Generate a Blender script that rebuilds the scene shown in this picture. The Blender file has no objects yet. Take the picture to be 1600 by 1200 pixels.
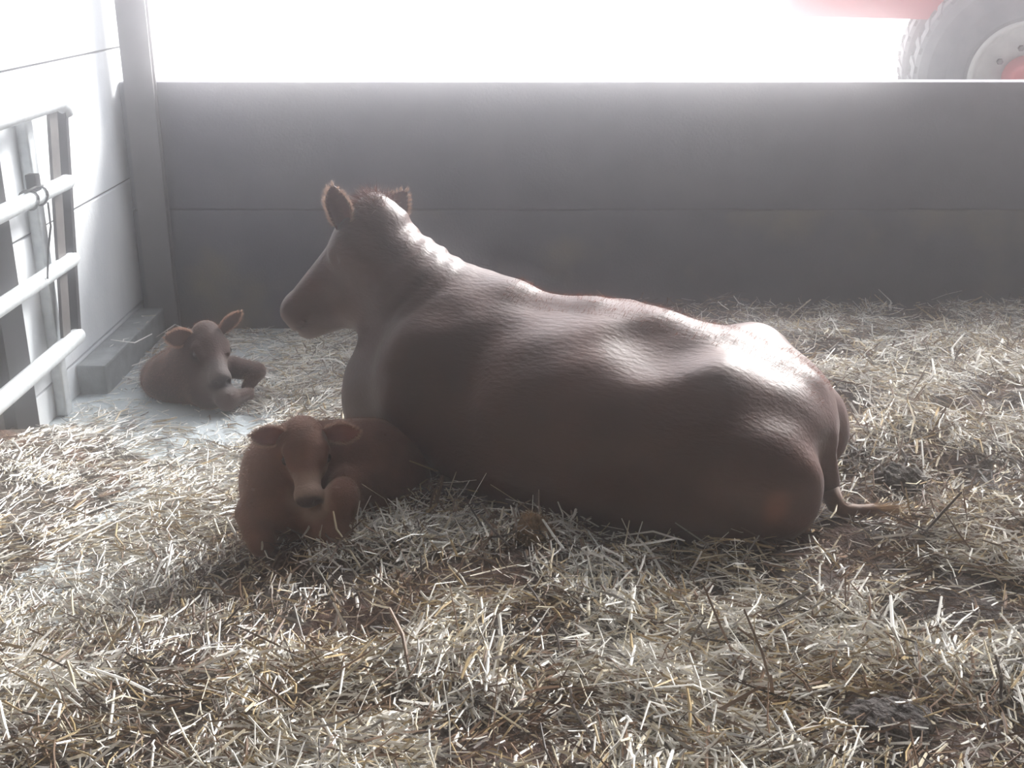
import bpy, bmesh, math, random
import numpy as np
from mathutils import Vector, Matrix

random.seed(7)
rng = np.random.default_rng(11)
S = bpy.context.scene
COL = S.collection

# ------------------------------------------------------------------ camera
cam_d = bpy.data.cameras.new('camera')
cam = bpy.data.objects.new('camera', cam_d)
COL.objects.link(cam)
cam.location = (0, 0, 1.6)
cam.rotation_euler = (math.radians(70), 0, 0)
cam_d.sensor_fit = 'HORIZONTAL'
cam_d.sensor_width = 36.0
cam_d.lens = 36.0 * 1800 / 1600
cam_d.clip_start = 0.05
cam_d.clip_end = 500
S.camera = cam

# ------------------------------------------------------------------ sky, sun, exposure
w = bpy.data.worlds.new('sky')
S.world = w
w.use_nodes = True
bg = w.node_tree.nodes['Background']
bg.inputs['Color'].default_value = (0.935, 0.945, 1.0, 1)
bg.inputs['Strength'].default_value = 2.5
sun_d = bpy.data.lights.new('sun', 'SUN')
sun_d.energy = 5.2
sun_d.angle = math.radians(20)
sun_d.color = (1.0, 0.98, 0.96)
sun = bpy.data.objects.new('sun', sun_d)
COL.objects.link(sun)
sun.rotation_euler = Vector((0.46, 0.68, 0.56)).to_track_quat('Z', 'Y').to_euler()
vs = S.view_settings
S.display_settings.display_device = 'sRGB'
vs.view_transform = 'Standard'
vs.look = 'None'
vs.gamma = 1.0
vs.use_curve_mapping = False
vs.exposure = 1.3
try:
    S.cycles.max_bounces = 7
    S.cycles.diffuse_bounces = 3
    S.cycles.glossy_bounces = 2
    S.cycles.transmission_bounces = 2
    S.cycles.volume_bounces = 1
    S.cycles.use_denoising = True
    S.cycles.sample_clamp_indirect = 4.0
except Exception:
    pass

# ------------------------------------------------------------------ helpers
def link(o, parent=None):
    COL.objects.link(o)
    if parent is not None:
        o.parent = parent
    return o

def tag(o, label=None, cat=None, group=None, kind=None):
    if label: o['label'] = label
    if cat: o['category'] = cat
    if group: o['group'] = group
    if kind: o['kind'] = kind
    return o

def empty(name, loc, label, cat, group=None, rz=0.0):
    o = bpy.data.objects.new(name, None)
    o.location = loc
    o.rotation_euler = (0, 0, rz)
    o.empty_display_size = 0.1
    link(o)
    return tag(o, label, cat, group)

def obj_bm(name, bm, mat, parent=None, smooth=False):
    me = bpy.data.meshes.new(name)
    bm.normal_update()
    bm.to_mesh(me)
    bm.free()
    for m in (mat if isinstance(mat, (list, tuple)) else [mat]):
        me.materials.append(m)
    if smooth:
        me.polygons.foreach_set('use_smooth', [True] * len(me.polygons))
    return link(bpy.data.objects.new(name, me), parent)

def obj_np(name, V, F, mat, parent=None, smooth=True, color=None):
    """V (n,3), F (m,k) numpy arrays with k = 3 or 4"""
    me = bpy.data.meshes.new(name)
    V = np.ascontiguousarray(V, np.float32)
    F = np.ascontiguousarray(F, np.int32)
    k = F.shape[1]
    me.vertices.add(len(V))
    me.vertices.foreach_set('co', V.ravel())
    me.loops.add(F.size)
    me.loops.foreach_set('vertex_index', F.ravel())
    me.polygons.add(len(F))
    me.polygons.foreach_set('loop_start', np.arange(len(F), dtype=np.int32) * k)
    me.polygons.foreach_set('use_smooth', np.full(len(F), smooth))
    if color is not None:
        a = me.attributes.new('tint', 'FLOAT_COLOR', 'POINT')
        c = np.ones((len(V), 4), np.float32)
        c[:, :3] = color
        a.data.foreach_set('color', c.ravel())
    me.update(calc_edges=True)
    me.validate()
    for m in (mat if isinstance(mat, (list, tuple)) else [mat]):
        me.materials.append(m)
    return link(bpy.data.objects.new(name, me), parent)

def box(bm, x0, x1, y0, y1, z0, z1, bevel=0.0):
    v = [bm.verts.new((x, y, z)) for x in (x0, x1) for y in (y0, y1) for z in (z0, z1)]
    fs = [(0, 1, 3, 2), (4, 6, 7, 5), (0, 4, 5, 1), (2, 3, 7, 6), (0, 2, 6, 4), (1, 5, 7, 3)]
    faces = [bm.faces.new([v[i] for i in f]) for f in fs]
    if bevel:
        es = list({e for f in faces for e in f.edges})
        bmesh.ops.bevel(bm, geom=es, offset=bevel, segments=2, affect='EDGES', profile=0.6)
    return bm

def tube(bm, pts, r, n=12, caps=True):
    pts = [Vector(p) for p in pts]
    rs = r if isinstance(r, (list, tuple)) else [r] * len(pts)
    rings = []
    up = None
    for i, p in enumerate(pts):
        a = pts[max(i - 1, 0)]
        b = pts[min(i + 1, len(pts) - 1)]
        t = (b - a).normalized()
        if up is None:
            up = Vector((0, 0, 1)) if abs(t.z) < 0.9 else Vector((1, 0, 0))
        side = t.cross(up).normalized()
        up = side.cross(t).normalized()
        rings.append([bm.verts.new(p + (side * math.cos(q) + up * math.sin(q)) * rs[i])
                      for q in (2 * math.pi * k / n for k in range(n))])
    for a, b in zip(rings, rings[1:]):
        for k in range(n):
            bm.faces.new((a[k], a[(k + 1) % n], b[(k + 1) % n], b[k]))
    if caps:
        bm.faces.new(list(reversed(rings[0])))
        bm.faces.new(rings[-1])
    return bm

def lathe(bm, prof, n=48, axis='Y', cap=False):
    """prof: list of (radius, along)"""
    rings = []
    for r, t in prof:
        ring = []
        for k in range(n):
            q = 2 * math.pi * k / n
            ring.append(bm.verts.new((r * math.cos(q), t, r * math.sin(q))))
        rings.append(ring)
    for a, b in zip(rings, rings[1:]):
        for k in range(n):
            bm.faces.new((a[k], b[k], b[(k + 1) % n], a[(k + 1) % n]))
    if cap:
        bm.faces.new(rings[0])
        bm.faces.new(list(reversed(rings[-1])))
    return bm

def ss(a, b, x):
    t = np.clip((x - a) / (b - a), 0, 1)
    return t * t * (3 - 2 * t)

_lat = np.random.default_rng(5).random((256, 256))
def vnoise(x, y):
    xi = np.floor(x).astype(int); yi = np.floor(y).astype(int)
    fx = x - xi; fy = y - yi
    fx = fx * fx * (3 - 2 * fx); fy = fy * fy * (3 - 2 * fy)
    L = lambda a, b: _lat[a & 255, b & 255]
    return (L(xi, yi) * (1 - fx) + L(xi + 1, yi) * fx) * (1 - fy) + (L(xi, yi + 1) * (1 - fx) + L(xi + 1, yi + 1) * fx) * fy
def fbm(x, y, o=4):
    s = 0; a = 0.5
    for i in range(o):
        s = s + a * vnoise(x * 2 ** i + 17.3 * i, y * 2 ** i + 9.1 * i); a *= 0.5
    return s / (1 - 0.5 ** o)

# ------------------------------------------------------------------ materials
def mat(name, color, rough=0.7, spec=0.5, metal=0.0, sheen=0.0):
    m = bpy.data.materials.new(name)
    m.use_nodes = True
    b = m.node_tree.nodes['Principled BSDF']
    b.inputs['Base Color'].default_value = (*color, 1)
    b.inputs['Roughness'].default_value = rough
    b.inputs['Specular IOR Level'].default_value = spec
    b.inputs['Metallic'].default_value = metal
    if sheen:
        b.inputs['Sheen Weight'].default_value = sheen
        b.inputs['Sheen Roughness'].default_value = 0.4
    return m

def nd(m, t, **kw):
    n = m.node_tree.nodes.new(t)
    for k, v in kw.items():
        setattr(n, k, v)
    return n

def noise_mat(name, stops, scale=4.0, detail=8, rough=0.8, spec=0.4, bump=0.0, bscale=60.0, stretch=(1, 1, 1), metal=0.0, sheen=0.0, second=None):
    """stops: [(pos,(r,g,b)),...] over object-space noise; second = (scale, lo, hi, colour) overlays blotches"""
    m = mat(name, stops[0][1], rough, spec, metal, sheen)
    nt = m.node_tree
    b = nt.nodes['Principled BSDF']
    tc = nd(m, 'ShaderNodeTexCoord')
    mp = nd(m, 'ShaderNodeMapping')
    mp.inputs['Scale'].default_value = stretch
    nt.links.new(tc.outputs['Object'], mp.inputs['Vector'])
    n = nd(m, 'ShaderNodeTexNoise')
    n.inputs['Scale'].default_value = scale
    n.inputs['Detail'].default_value = detail
    nt.links.new(mp.outputs['Vector'], n.inputs['Vector'])
    r = nd(m, 'ShaderNodeValToRGB')
    els = r.color_ramp.elements
    while len(els) < len(stops):
        els.new(0.5)
    for e, (p, c) in zip(els, stops):
        e.position = p
        e.color = (*c, 1)
    nt.links.new(n.outputs['Fac'], r.inputs['Fac'])
    out = r.outputs['Color']
    if second:
        sc, lo, hi, c2 = second
        n2 = nd(m, 'ShaderNodeTexNoise')
        n2.inputs['Scale'].default_value = sc
        n2.inputs['Detail'].default_value = 5
        nt.links.new(mp.outputs['Vector'], n2.inputs['Vector'])
        mr = nd(m, 'ShaderNodeMapRange')
        mr.inputs['From Min'].default_value = lo
        mr.inputs['From Max'].default_value = hi
        nt.links.new(n2.outputs['Fac'], mr.inputs['Value'])
        mx = nd(m, 'ShaderNodeMixRGB')
        mx.inputs['Color2'].default_value = (*c2, 1)
        nt.links.new(mr.outputs['Result'], mx.inputs['Fac'])
        nt.links.new(out, mx.inputs['Color1'])
        out = mx.outputs['Color']
    nt.links.new(out, b.inputs['Base Color'])
    if bump:
        n3 = nd(m, 'ShaderNodeTexNoise')
        n3.inputs['Scale'].default_value = bscale
        n3.inputs['Detail'].default_value = 6
        nt.links.new(mp.outputs['Vector'], n3.inputs['Vector'])
        bp = nd(m, 'ShaderNodeBump')
        bp.inputs['Strength'].default_value = bump
        bp.inputs['Distance'].default_value = 0.01
        nt.links.new(n3.outputs['Fac'], bp.inputs['Height'])
        nt.links.new(bp.outputs['Normal'], b.inputs['Normal'])
    return m

def tint_mat(name, rough=0.5, spec=0.5, sheen=0.0, bump=0.0, bscale=150.0, bstretch=(1, 1, 1), var=0.0, vscale=8.0, bdist=0.006, sheen_tint=None, translucent=0.0):
    """base colour from the mesh's own 'tint' attribute"""
    m = mat(name, (0.5, 0.5, 0.5), rough, spec, 0, sheen)
    nt = m.node_tree
    b = nt.nodes['Principled BSDF']
    a = nd(m, 'ShaderNodeAttribute', attribute_name='tint')
    out = a.outputs['Color']
    tc = nd(m, 'ShaderNodeTexCoord')
    if var:
        n = nd(m, 'ShaderNodeTexNoise')
        n.inputs['Scale'].default_value = vscale
        n.inputs['Detail'].default_value = 6
        nt.links.new(tc.outputs['Object'], n.inputs['Vector'])
        mr = nd(m, 'ShaderNodeMapRange')
        mr.inputs['From Min'].default_value = 0.3
        mr.inputs['From Max'].default_value = 0.7
        mr.inputs['To Min'].default_value = 1 - var
        mr.inputs['To Max'].default_value = 1 + var
        nt.links.new(n.outputs['Fac'], mr.inputs['Value'])
        mx = nd(m, 'ShaderNodeVectorMath', operation='SCALE')
        nt.links.new(out, mx.inputs[0])
        nt.links.new(mr.outputs['Result'], mx.inputs['Scale'])
        out = mx.outputs['Vector']
    nt.links.new(out, b.inputs['Base Color'])
    if sheen_tint:
        b.inputs['Sheen Tint'].default_value = (*sheen_tint, 1)
    if bump:
        mp = nd(m, 'ShaderNodeMapping')
        mp.inputs['Scale'].default_value = bstretch
        nt.links.new(tc.outputs['Object'], mp.inputs['Vector'])
        n3 = nd(m, 'ShaderNodeTexNoise')
        n3.inputs['Scale'].default_value = bscale
        n3.inputs['Detail'].default_value = 5
        nt.links.new(mp.outputs['Vector'], n3.inputs['Vector'])
        bp = nd(m, 'ShaderNodeBump')
        bp.inputs['Strength'].default_value = bump
        bp.inputs['Distance'].default_value = bdist
        nt.links.new(n3.outputs['Fac'], bp.inputs['Height'])
        nt.links.new(bp.outputs['Normal'], b.inputs['Normal'])
    if translucent:
        tr = nd(m, 'ShaderNodeBsdfTranslucent')
        nt.links.new(out, tr.inputs['Color'])
        ms = nd(m, 'ShaderNodeMixShader')
        ms.inputs['Fac'].default_value = translucent
        nt.links.new(b.outputs['BSDF'], ms.inputs[1])
        nt.links.new(tr.outputs['BSDF'], ms.inputs[2])
        nt.links.new(ms.outputs['Shader'], nt.nodes['Material Output'].inputs['Surface'])
    return m

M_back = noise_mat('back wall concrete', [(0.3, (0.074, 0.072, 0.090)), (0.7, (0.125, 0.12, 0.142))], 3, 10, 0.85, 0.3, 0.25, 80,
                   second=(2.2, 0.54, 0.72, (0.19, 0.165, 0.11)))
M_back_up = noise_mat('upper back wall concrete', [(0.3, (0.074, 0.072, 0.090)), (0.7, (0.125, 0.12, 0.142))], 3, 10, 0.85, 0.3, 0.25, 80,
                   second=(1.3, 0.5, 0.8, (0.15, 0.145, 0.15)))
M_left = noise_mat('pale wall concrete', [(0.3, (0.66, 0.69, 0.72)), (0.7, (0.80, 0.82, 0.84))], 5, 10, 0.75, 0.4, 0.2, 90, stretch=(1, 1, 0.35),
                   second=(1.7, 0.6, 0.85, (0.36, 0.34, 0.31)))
M_joint = mat('joint mortar', (0.05, 0.05, 0.05), 0.9)
M_kerb = noise_mat('kerb concrete', [(0.3, (0.17, 0.18, 0.185)), (0.7, (0.32, 0.335, 0.34))], 12, 8, 0.75, 0.4, 0.3, 70)
M_floor = noise_mat('floor concrete', [(0.3, (0.33, 0.37, 0.39)), (0.7, (0.5, 0.54, 0.56))], 6, 10, 0.6, 0.5, 0.25, 60,
                    second=(3.0, 0.55, 0.8, (0.22, 0.19, 0.15)))
M_yard = noise_mat('yard concrete', [(0.3, (0.5, 0.49, 0.47)), (0.7, (0.62, 0.61, 0.58))], 1.5, 8, 0.8)
M_roof = mat('roof sheeting', (0.22, 0.22, 0.22), 0.8)
M_shell = mat('barn boarding', (0.12, 0.10, 0.085), 0.85)
M_dark = noise_mat('dark steel', [(0.3, (0.010, 0.010, 0.011)), (0.7, (0.018, 0.017, 0.018))], 8, 6, 0.85, 0.15)
M_post = noise_mat('column paint', [(0.3, (0.13, 0.125, 0.13)), (0.7, (0.18, 0.17, 0.175))], 6, 6, 0.7)
M_galv = noise_mat('galvanised tube', [(0.3, (0.52, 0.55, 0.57)), (0.7, (0.68, 0.71, 0.72))], 30, 6, 0.45, 0.5, metal=0.35)
M_flat = noise_mat('rusty flat bar', [(0.3, (0.05, 0.043, 0.04)), (0.7, (0.095, 0.085, 0.08))], 20, 6, 0.65)
M_wire = mat('black twine', (0.02, 0.02, 0.022), 0.7)
M_red = noise_mat('red paint', [(0.3, (0.20, 0.03, 0.03)), (0.7, (0.26, 0.045, 0.04))], 3, 5, 0.5)
M_tyre = noise_mat('tyre rubber', [(0.3, (0.05, 0.052, 0.054)), (0.7, (0.10, 0.10, 0.10))], 8, 6, 0.85)
M_rim = noise_mat('grey rim paint', [(0.3, (0.24, 0.24, 0.23)), (0.7, (0.34, 0.34, 0.32))], 9, 5, 0.55)
M_lamp = mat('grey lamp housing', (0.3, 0.3, 0.3), 0.6)

# ------------------------------------------------------------------ setting: barn shell
def structure(name, bm, m, parent=None, label=None):
    o = obj_bm(name, bm, m, parent)
    if parent is None:
        o['kind'] = 'structure'
        o['label'] = label
    return o

FLOOR_Z = -0.30
WALL_Y = 6.13
LEFT_X = -2.04

floor = structure('floor', box(bmesh.new(), -2.25, 9, -6, WALL_Y + 0.15, -0.6, FLOOR_Z), M_floor, None, 'grey concrete barn floor showing through thin straw at the left')
yard = structure('ground', box(bmesh.new(), -80, 80, WALL_Y + 0.151, 160, -0.5, -0.12), M_yard, None, 'bright concrete yard outside beyond the back wall')
structure('ceiling', box(bmesh.new(), -2.4, 9.2, -6.2, WALL_Y + 0.3, 6.4, 6.5), M_roof, None, 'barn roof sheeting high above the pen')
structure('wall_right', box(bmesh.new(), 9, 9.15, -6, WALL_Y + 0.15, -0.6, 6.4), M_shell, None, 'dark boarded side wall far to the right')
structure('sky_block_right', box(bmesh.new(), 6.0, 9, WALL_Y, WALL_Y + 0.12, 1.075, 6.4), M_shell, None, 'unseen dark boarding added above the back wall to block sky light on the right')  # added out of view to cut sky and sun on the right side
structure('wall_front', box(bmesh.new(), -2.25, 9, -6.15, -6, -0.6, 6.4), M_shell, None, 'dark boarded end wall behind the viewer')

wb = structure('wall_back', box(bmesh.new(), -2.03, 9, WALL_Y + 0.015, WALL_Y + 0.135, -0.6, 1.0), M_joint, None,
               'low dark grey concrete back wall under the bright opening')
for (x0, x1) in ((-2.036, 3.9), (3.91, 8.99)):
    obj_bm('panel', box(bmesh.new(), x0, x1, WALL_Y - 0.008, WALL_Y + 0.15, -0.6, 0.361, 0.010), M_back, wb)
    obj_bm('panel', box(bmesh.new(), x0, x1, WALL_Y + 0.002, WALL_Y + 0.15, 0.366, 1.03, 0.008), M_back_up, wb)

wl = structure('wall_left', box(bmesh.new(), LEFT_X - 0.14, LEFT_X - 0.012, 4.53, WALL_Y + 0.15, -0.6, 6.4), M_joint, None,
               'pale sunlit concrete panel wall behind the metal gate')
zs = [-0.6, -0.145, 0.526, 1.197, 1.868, 2.54]
for i, (z0, z1) in enumerate(zip(zs, zs[1:])):
    obj_bm('panel', box(bmesh.new(), LEFT_X - 0.15, LEFT_X + 0.002 * (i % 2), 4.53, WALL_Y + 0.15, z0 + 0.005, z1 - 0.005, 0.006), M_left, wl)
obj_bm('cladding', box(bmesh.new(), LEFT_X - 0.12, LEFT_X - 0.02, 4.53, WALL_Y + 0.15, 2.55, 6.4), M_roof, wl)
structure('wall_left_near', box(bmesh.new(), LEFT_X - 0.14, LEFT_X - 0.02, -6, 4.34, -0.6, 6.4), M_shell, None, 'dark boarded wall nearer than the gate')

def h_column(x0, x1, y0, y1, z0, z1, t=0.012, web_x=True):
    bm = bmesh.new()
    if web_x:   # flanges face the viewer
        box(bm, x0, x1, y0, y0 + t, z0, z1)
        box(bm, x0, x1, y1 - t, y1, z0, z1)
        xm = (x0 + x1) / 2
        box(bm, xm - t / 2, xm + t / 2, y0 + t, y1 - t, z0, z1)
    else:
        box(bm, x0, x0 + t, y0, y1, z0, z1)
        box(bm, x1 - t, x1, y0, y1, z0, z1)
        ym = (y0 + y1) / 2
        box(bm, x0 + t, x1 - t, ym - t / 2, ym + t / 2, z0, z1)
    return bm
structure('pillar_back', h_column(-1.985, -1.835, WALL_Y - 0.075, WALL_Y - 0.012, -0.5, 6.4), M_post, None, 'grey steel column at the left end of the back wall')
structure('pillar_left', h_column(LEFT_X - 0.15, LEFT_X + 0.03, 4.34, 4.55, -0.5, 6.4, web_x=False), M_dark, None, 'black steel column at the left edge behind the gate')

# kerb along the foot of the left wall
bm = box(bmesh.new(), LEFT_X + 0.004, -1.90, 5.08, WALL_Y - 0.08, -0.5, -0.158, 0.012)
tag(obj_bm('concrete_kerb', bm, M_kerb), 'short grey concrete kerb at the foot of the pale left wall', 'kerb', kind='structure')

# ------------------------------------------------------------------ body surfaces: smooth blends of ellipsoids and tapered limbs, meshed by surface nets
def ell(P, c, r, R=None):
    q = P - np.asarray(c)
    if R is not None:
        q = q @ np.asarray(R)            # columns of R are the ellipsoid's axes
    r = np.asarray(r, float)
    k0 = np.linalg.norm(q / r, axis=1)
    k1 = np.linalg.norm(q / (r * r), axis=1) + 1e-9
    return k0 * (k0 - 1.0) / k1

def limb(P, a, b, ra, rb):
    a = np.asarray(a, float); b = np.asarray(b, float)
    ba = b - a
    h = np.clip(((P - a) @ ba) / (ba @ ba), 0, 1)
    return np.linalg.norm(P - a - h[:, None] * ba, axis=1) - (ra + (rb - ra) * h)

def smin(a, b, k):
    h = np.clip(0.5 + 0.5 * (b - a) / k, 0, 1)
    return b * (1 - h) + a * h - k * h * (1 - h)
def carve(a, b, k):
    return -smin(-a, b, k)

def surface_net(fn, lo, hi, h):
    lo = np.asarray(lo, float); hi = np.asarray(hi, float)
    n = np.ceil((hi - lo) / h).astype(int) + 1
    ax = [lo[i] + h * np.arange(n[i]) for i in range(3)]
    G = np.stack(np.meshgrid(*ax, indexing='ij'), -1).reshape(-1, 3)
    F = np.concatenate([fn(c) for c in np.array_split(G, max(1, len(G) // 400000))]).reshape(n)
    m = n - 1
    off = [(i, j, k) for i in (0, 1) for j in (0, 1) for k in (0, 1)]
    corner = {o: F[o[0]:o[0] + m[0], o[1]:o[1] + m[1], o[2]:o[2] + m[2]] for o in off}
    neg = sum((c < 0).astype(int) for c in corner.values())
    act = (neg > 0) & (neg < 8)
    idx = -np.ones(m, int)
    idx[act] = np.arange(act.sum())
    acc = np.zeros((act.sum(), 3)); cnt = np.zeros(act.sum())
    for a in off:
        for d in range(3):
            if a[d] == 0:
                b = list(a); b[d] = 1; b = tuple(b)
                fa = corner[a][act]; fb = corner[b][act]
                x = (fa < 0) != (fb < 0)
                t = np.where(x, fa / np.where(x, fa - fb, 1), 0)
                p = np.tile(np.array(a, float), (len(fa), 1))
                p[:, d] += t
                acc[x] += p[x]; cnt[x] += 1
    V = lo + h * (np.argwhere(act) + acc / cnt[:, None])
    quads = []
    for d in range(3):
        e1, e2 = [(1, 2), (2, 0), (0, 1)][d]
        sl = [slice(1, m[i]) for i in range(3)]
        sl[d] = slice(0, m[d])
        A = F[tuple(slice(s.start, s.stop) for s in sl)]
        sl2 = list(sl); sl2[d] = slice(1, m[d] + 1)
        B = F[tuple(sl2)]
        cr = np.argwhere((A < 0) != (B < 0))
        st = A[tuple(cr.T)] < 0
        base = cr + np.array([s.start for s in sl])
        def cell(o1, o2):
            c = base.copy(); c[:, e1] -= o1; c[:, e2] -= o2
            return idx[c[:, 0], c[:, 1], c[:, 2]]
        q = np.stack([cell(1, 1), cell(0, 1), cell(0, 0), cell(1, 0)], 1)
        q[~st] = q[~st][:, ::-1]
        quads.append(q)
    Q = np.concatenate(quads)
    Q = Q[(Q >= 0).all(1)]
    def grad(P):
        e = h * 0.5
        return np.stack([(fn(P + e * np.eye(3)[i]) - fn(P - e * np.eye(3)[i])) / (2 * e) for i in range(3)], 1)
    for _ in range(2):
        g = grad(V)
        V = V - 0.8 * (fn(V) / np.maximum((g * g).sum(1), 0.2))[:, None] * g
    g = grad(V)
    return V, Q, g / (np.linalg.norm(g, axis=1)[:, None] + 1e-9)

def frame(o, h, side):
    """head frame: origin o, forward h, left side; returns (o, R) with R columns forward, left, up of the face"""
    h = np.asarray(h, float); h /= np.linalg.norm(h)
    s = np.asarray(side, float); s = s - h * (s @ h); s /= np.linalg.norm(s)
    n = np.cross(h, s)
    return np.asarray(o, float), np.stack([h, s, n], 1)

def fur(name, V, N, n, length, mat_, parent, tint, lay, bw=0.0014, spread=0.5, r=None):
    """n short tapering hairs rooted on V with normals N, leaning towards 'lay'"""
    r = r or rng
    i = r.integers(0, len(V), n)
    p = V[i] + r.normal(0, 0.003, (n, 3)); nn = N[i]
    d = nn + np.asarray(lay) + r.normal(0, spread, (n, 3)) * 0.6
    d /= np.linalg.norm(d, axis=1)[:, None]
    L = length * r.uniform(0.5, 1.3, (n, 1))
    s = np.cross(d, r.normal(0, 1, (n, 3))); s /= np.linalg.norm(s, axis=1)[:, None]
    bend = np.cross(d, s) * L * r.normal(0, 0.12, (n, 1))
    a = p - s * bw * 0.5 - nn * 0.002; b = p + s * bw * 0.5 - nn * 0.002
    m1 = p + d * L * 0.55 + bend - s * bw * 0.3; m2 = p + d * L * 0.55 + bend + s * bw * 0.3
    t = p + d * L + bend * 0.4
    t2 = t + s * bw * 0.1
    VV = np.stack([a, b, m2, m1, t2, t], 1).reshape(-1, 3)
    k = np.arange(n)[:, None] * 6
    FF = np.concatenate([k + np.array([[0, 1, 2, 3]]), k + np.array([[3, 2, 4, 5]])])
    o = obj_np(name, VV, FF, mat_, parent, True, np.tile(np.asarray(tint)[None], (len(VV), 1)))
    o['kind'] = 'stuff'
    return o

def ear(base, d, open_n, L, W, cup, mats, parent, fringe, tint, roll=0.0, name='ear'):
    d = np.asarray(d, float); d /= np.linalg.norm(d)
    n = np.asarray(open_n, float); n -= d * (n @ d); n /= np.linalg.norm(n)
    s = np.cross(n, d)
    nu, nv = 15, 11
    th = 0.05 * W
    inn, out = [], []
    rim = []
    for iu in range(nu):
        u = iu / (nu - 1)
        hw = 0.5 * W * (0.42 + 0.58 * math.sin(math.pi * min(1, u * 0.9 + 0.06))) * (1 - max(0, (u - 0.55) / 0.45) ** 2.2) ** 0.55 if u < 1 else 0.0
        hw = max(hw, 0.02 * W)
        for iv in range(nv):
            v = -1 + 2 * iv / (nv - 1)
            c = cup * (1 - 0.55 * u)
            p = np.asarray(base) + d * L * u + s * hw * v * (1 - 0.10 * (1 - u)) - n * c * (1 - v * v) * (hw / (0.5 * W)) + n * 0.10 * L * u * u
            inn.append(p)
            out.append(p - n * th * (1.0 if 0 < iv < nv - 1 and iu < nu - 1 else 0.35))
            if (iv in (0, nv - 1) and iu < nu - 1) or (iu == nu - 1 and iv == nv // 2):
                if u > 0.12:
                    rim.append((p, s * v * (1 if iu < nu - 1 else 0.4) + d * (0.5 + u)))
    V = np.array(inn + out)
    F = []; mi = []
    k = nu * nv
    for iu in range(nu - 1):
        for iv in range(nv - 1):
            a, b, c_, e = iu * nv + iv, iu * nv + iv + 1, (iu + 1) * nv + iv + 1, (iu + 1) * nv + iv
            F.append((a, e, c_, b)); mi.append(1)
            F.append((k + a, k + b, k + c_, k + e)); mi.append(0)
    for iu in range(nu - 1):
        for iv, fl in ((0, False), (nv - 1, True)):
            a, e = iu * nv + iv, (iu + 1) * nv + iv
            f = (a, k + a, k + e, e)
            F.append(f[::-1] if fl else f); mi.append(0)
    for iv in range(nv - 1):
        a = (nu - 1) * nv + iv
        F.append((a, k + a, k + a + 1, a + 1)); mi.append(0)
    o = obj_np(name, V, np.array(F), mats, parent, True, np.tile(np.asarray(tint)[None], (len(V), 1)))
    o.data.polygons.foreach_set('material_index', mi)
    if fringe:
        rp = np.array([r_[0] for r_ in rim]); rn = np.array([r_[1] / np.linalg.norm(r_[1]) for r_ in rim])
        fur('fringe', rp, rn, 1600, fringe, M_fur, o, np.asarray(tint) * 0.6 + np.array([0.40, 0.29, 0.23]), d * 0.15, 0.0008, 0.5)  # backlight put into the colour: fringe hairs tinted paler than the coat
    return o

COAT = np.array([0.070, 0.027, 0.017])
CALF = np.array([0.200, 0.094, 0.062])
M_coat = tint_mat('red brown coat', 0.47, 0.40, sheen=0.10, bump=0.35, bscale=90, bstretch=(0.35, 1, 1), var=0.22, vscale=7, sheen_tint=(0.95, 0.93, 1.0))
M_calf = tint_mat('calf coat', 0.7, 0.3, sheen=0.3, bump=0.5, bscale=130, bstretch=(0.6, 1, 1), var=0.18, vscale=14, sheen_tint=(1, 0.88, 0.8))
M_fur = tint_mat('fur', 0.6, 0.3, translucent=0.35)
M_ear_in = noise_mat('ear skin', [(0.3, (0.36, 0.13, 0.10)), (0.7, (0.46, 0.19, 0.14))], 40, 4, 0.7)
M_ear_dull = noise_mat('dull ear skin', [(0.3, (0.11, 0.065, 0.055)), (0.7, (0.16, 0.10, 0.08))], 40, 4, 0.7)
M_ear_cow = noise_mat('cow ear skin', [(0.3, (0.16, 0.09, 0.075)), (0.7, (0.24, 0.14, 0.11))], 40, 4, 0.7)
for m_ in (M_ear_in, M_ear_cow):
    nt_ = m_.node_tree; b_ = nt_.nodes['Principled BSDF']
    tr_ = nt_.nodes.new('ShaderNodeBsdfTranslucent'); ms_ = nt_.nodes.new('ShaderNodeMixShader')
    ms_.inputs['Fac'].default_value = 0.4
    tr_.inputs['Color'].default_value = (0.45, 0.14, 0.09, 1)
    nt_.links.new(b_.outputs['BSDF'], ms_.inputs[1]); nt_.links.new(tr_.outputs['BSDF'], ms_.inputs[2])
    nt_.links.new(ms_.outputs['Shader'], nt_.nodes['Material Output'].inputs['Surface'])
M_eye = mat('eye', (0.012, 0.009, 0.008), 0.12, 0.6)
M_hoof = mat('hoof', (0.06, 0.045, 0.035), 0.5)

def ball(name, c, r, m, parent, squash=(1, 1, 1)):
    bm = bmesh.new()
    bmesh.ops.create_uvsphere(bm, u_segments=20, v_segments=12, radius=r)
    for v in bm.verts:
        v.co = Vector((v.co.x * squash[0] + c[0], v.co.y * squash[1] + c[1], v.co.z * squash[2] + c[2]))
    return obj_bm(name, bm, m, parent, True)

# ------------------------------------------------------------------ the cow (local x = towards its head, y = its left side, which faces the camera)
COW_O = np.array([0.775, 3.37, 0.0]); COW_RZ = math.atan2(0.407, -0.914)
cow = empty('cow', COW_O, 'large red-brown cow lying on the straw, head up and turned to the left', 'cow', rz=COW_RZ)
ho, hR = frame((1.391, 0.0, 0.845), (0.69, 0.06, -0.72), (-0.112, 0.99, 0.0))

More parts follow.
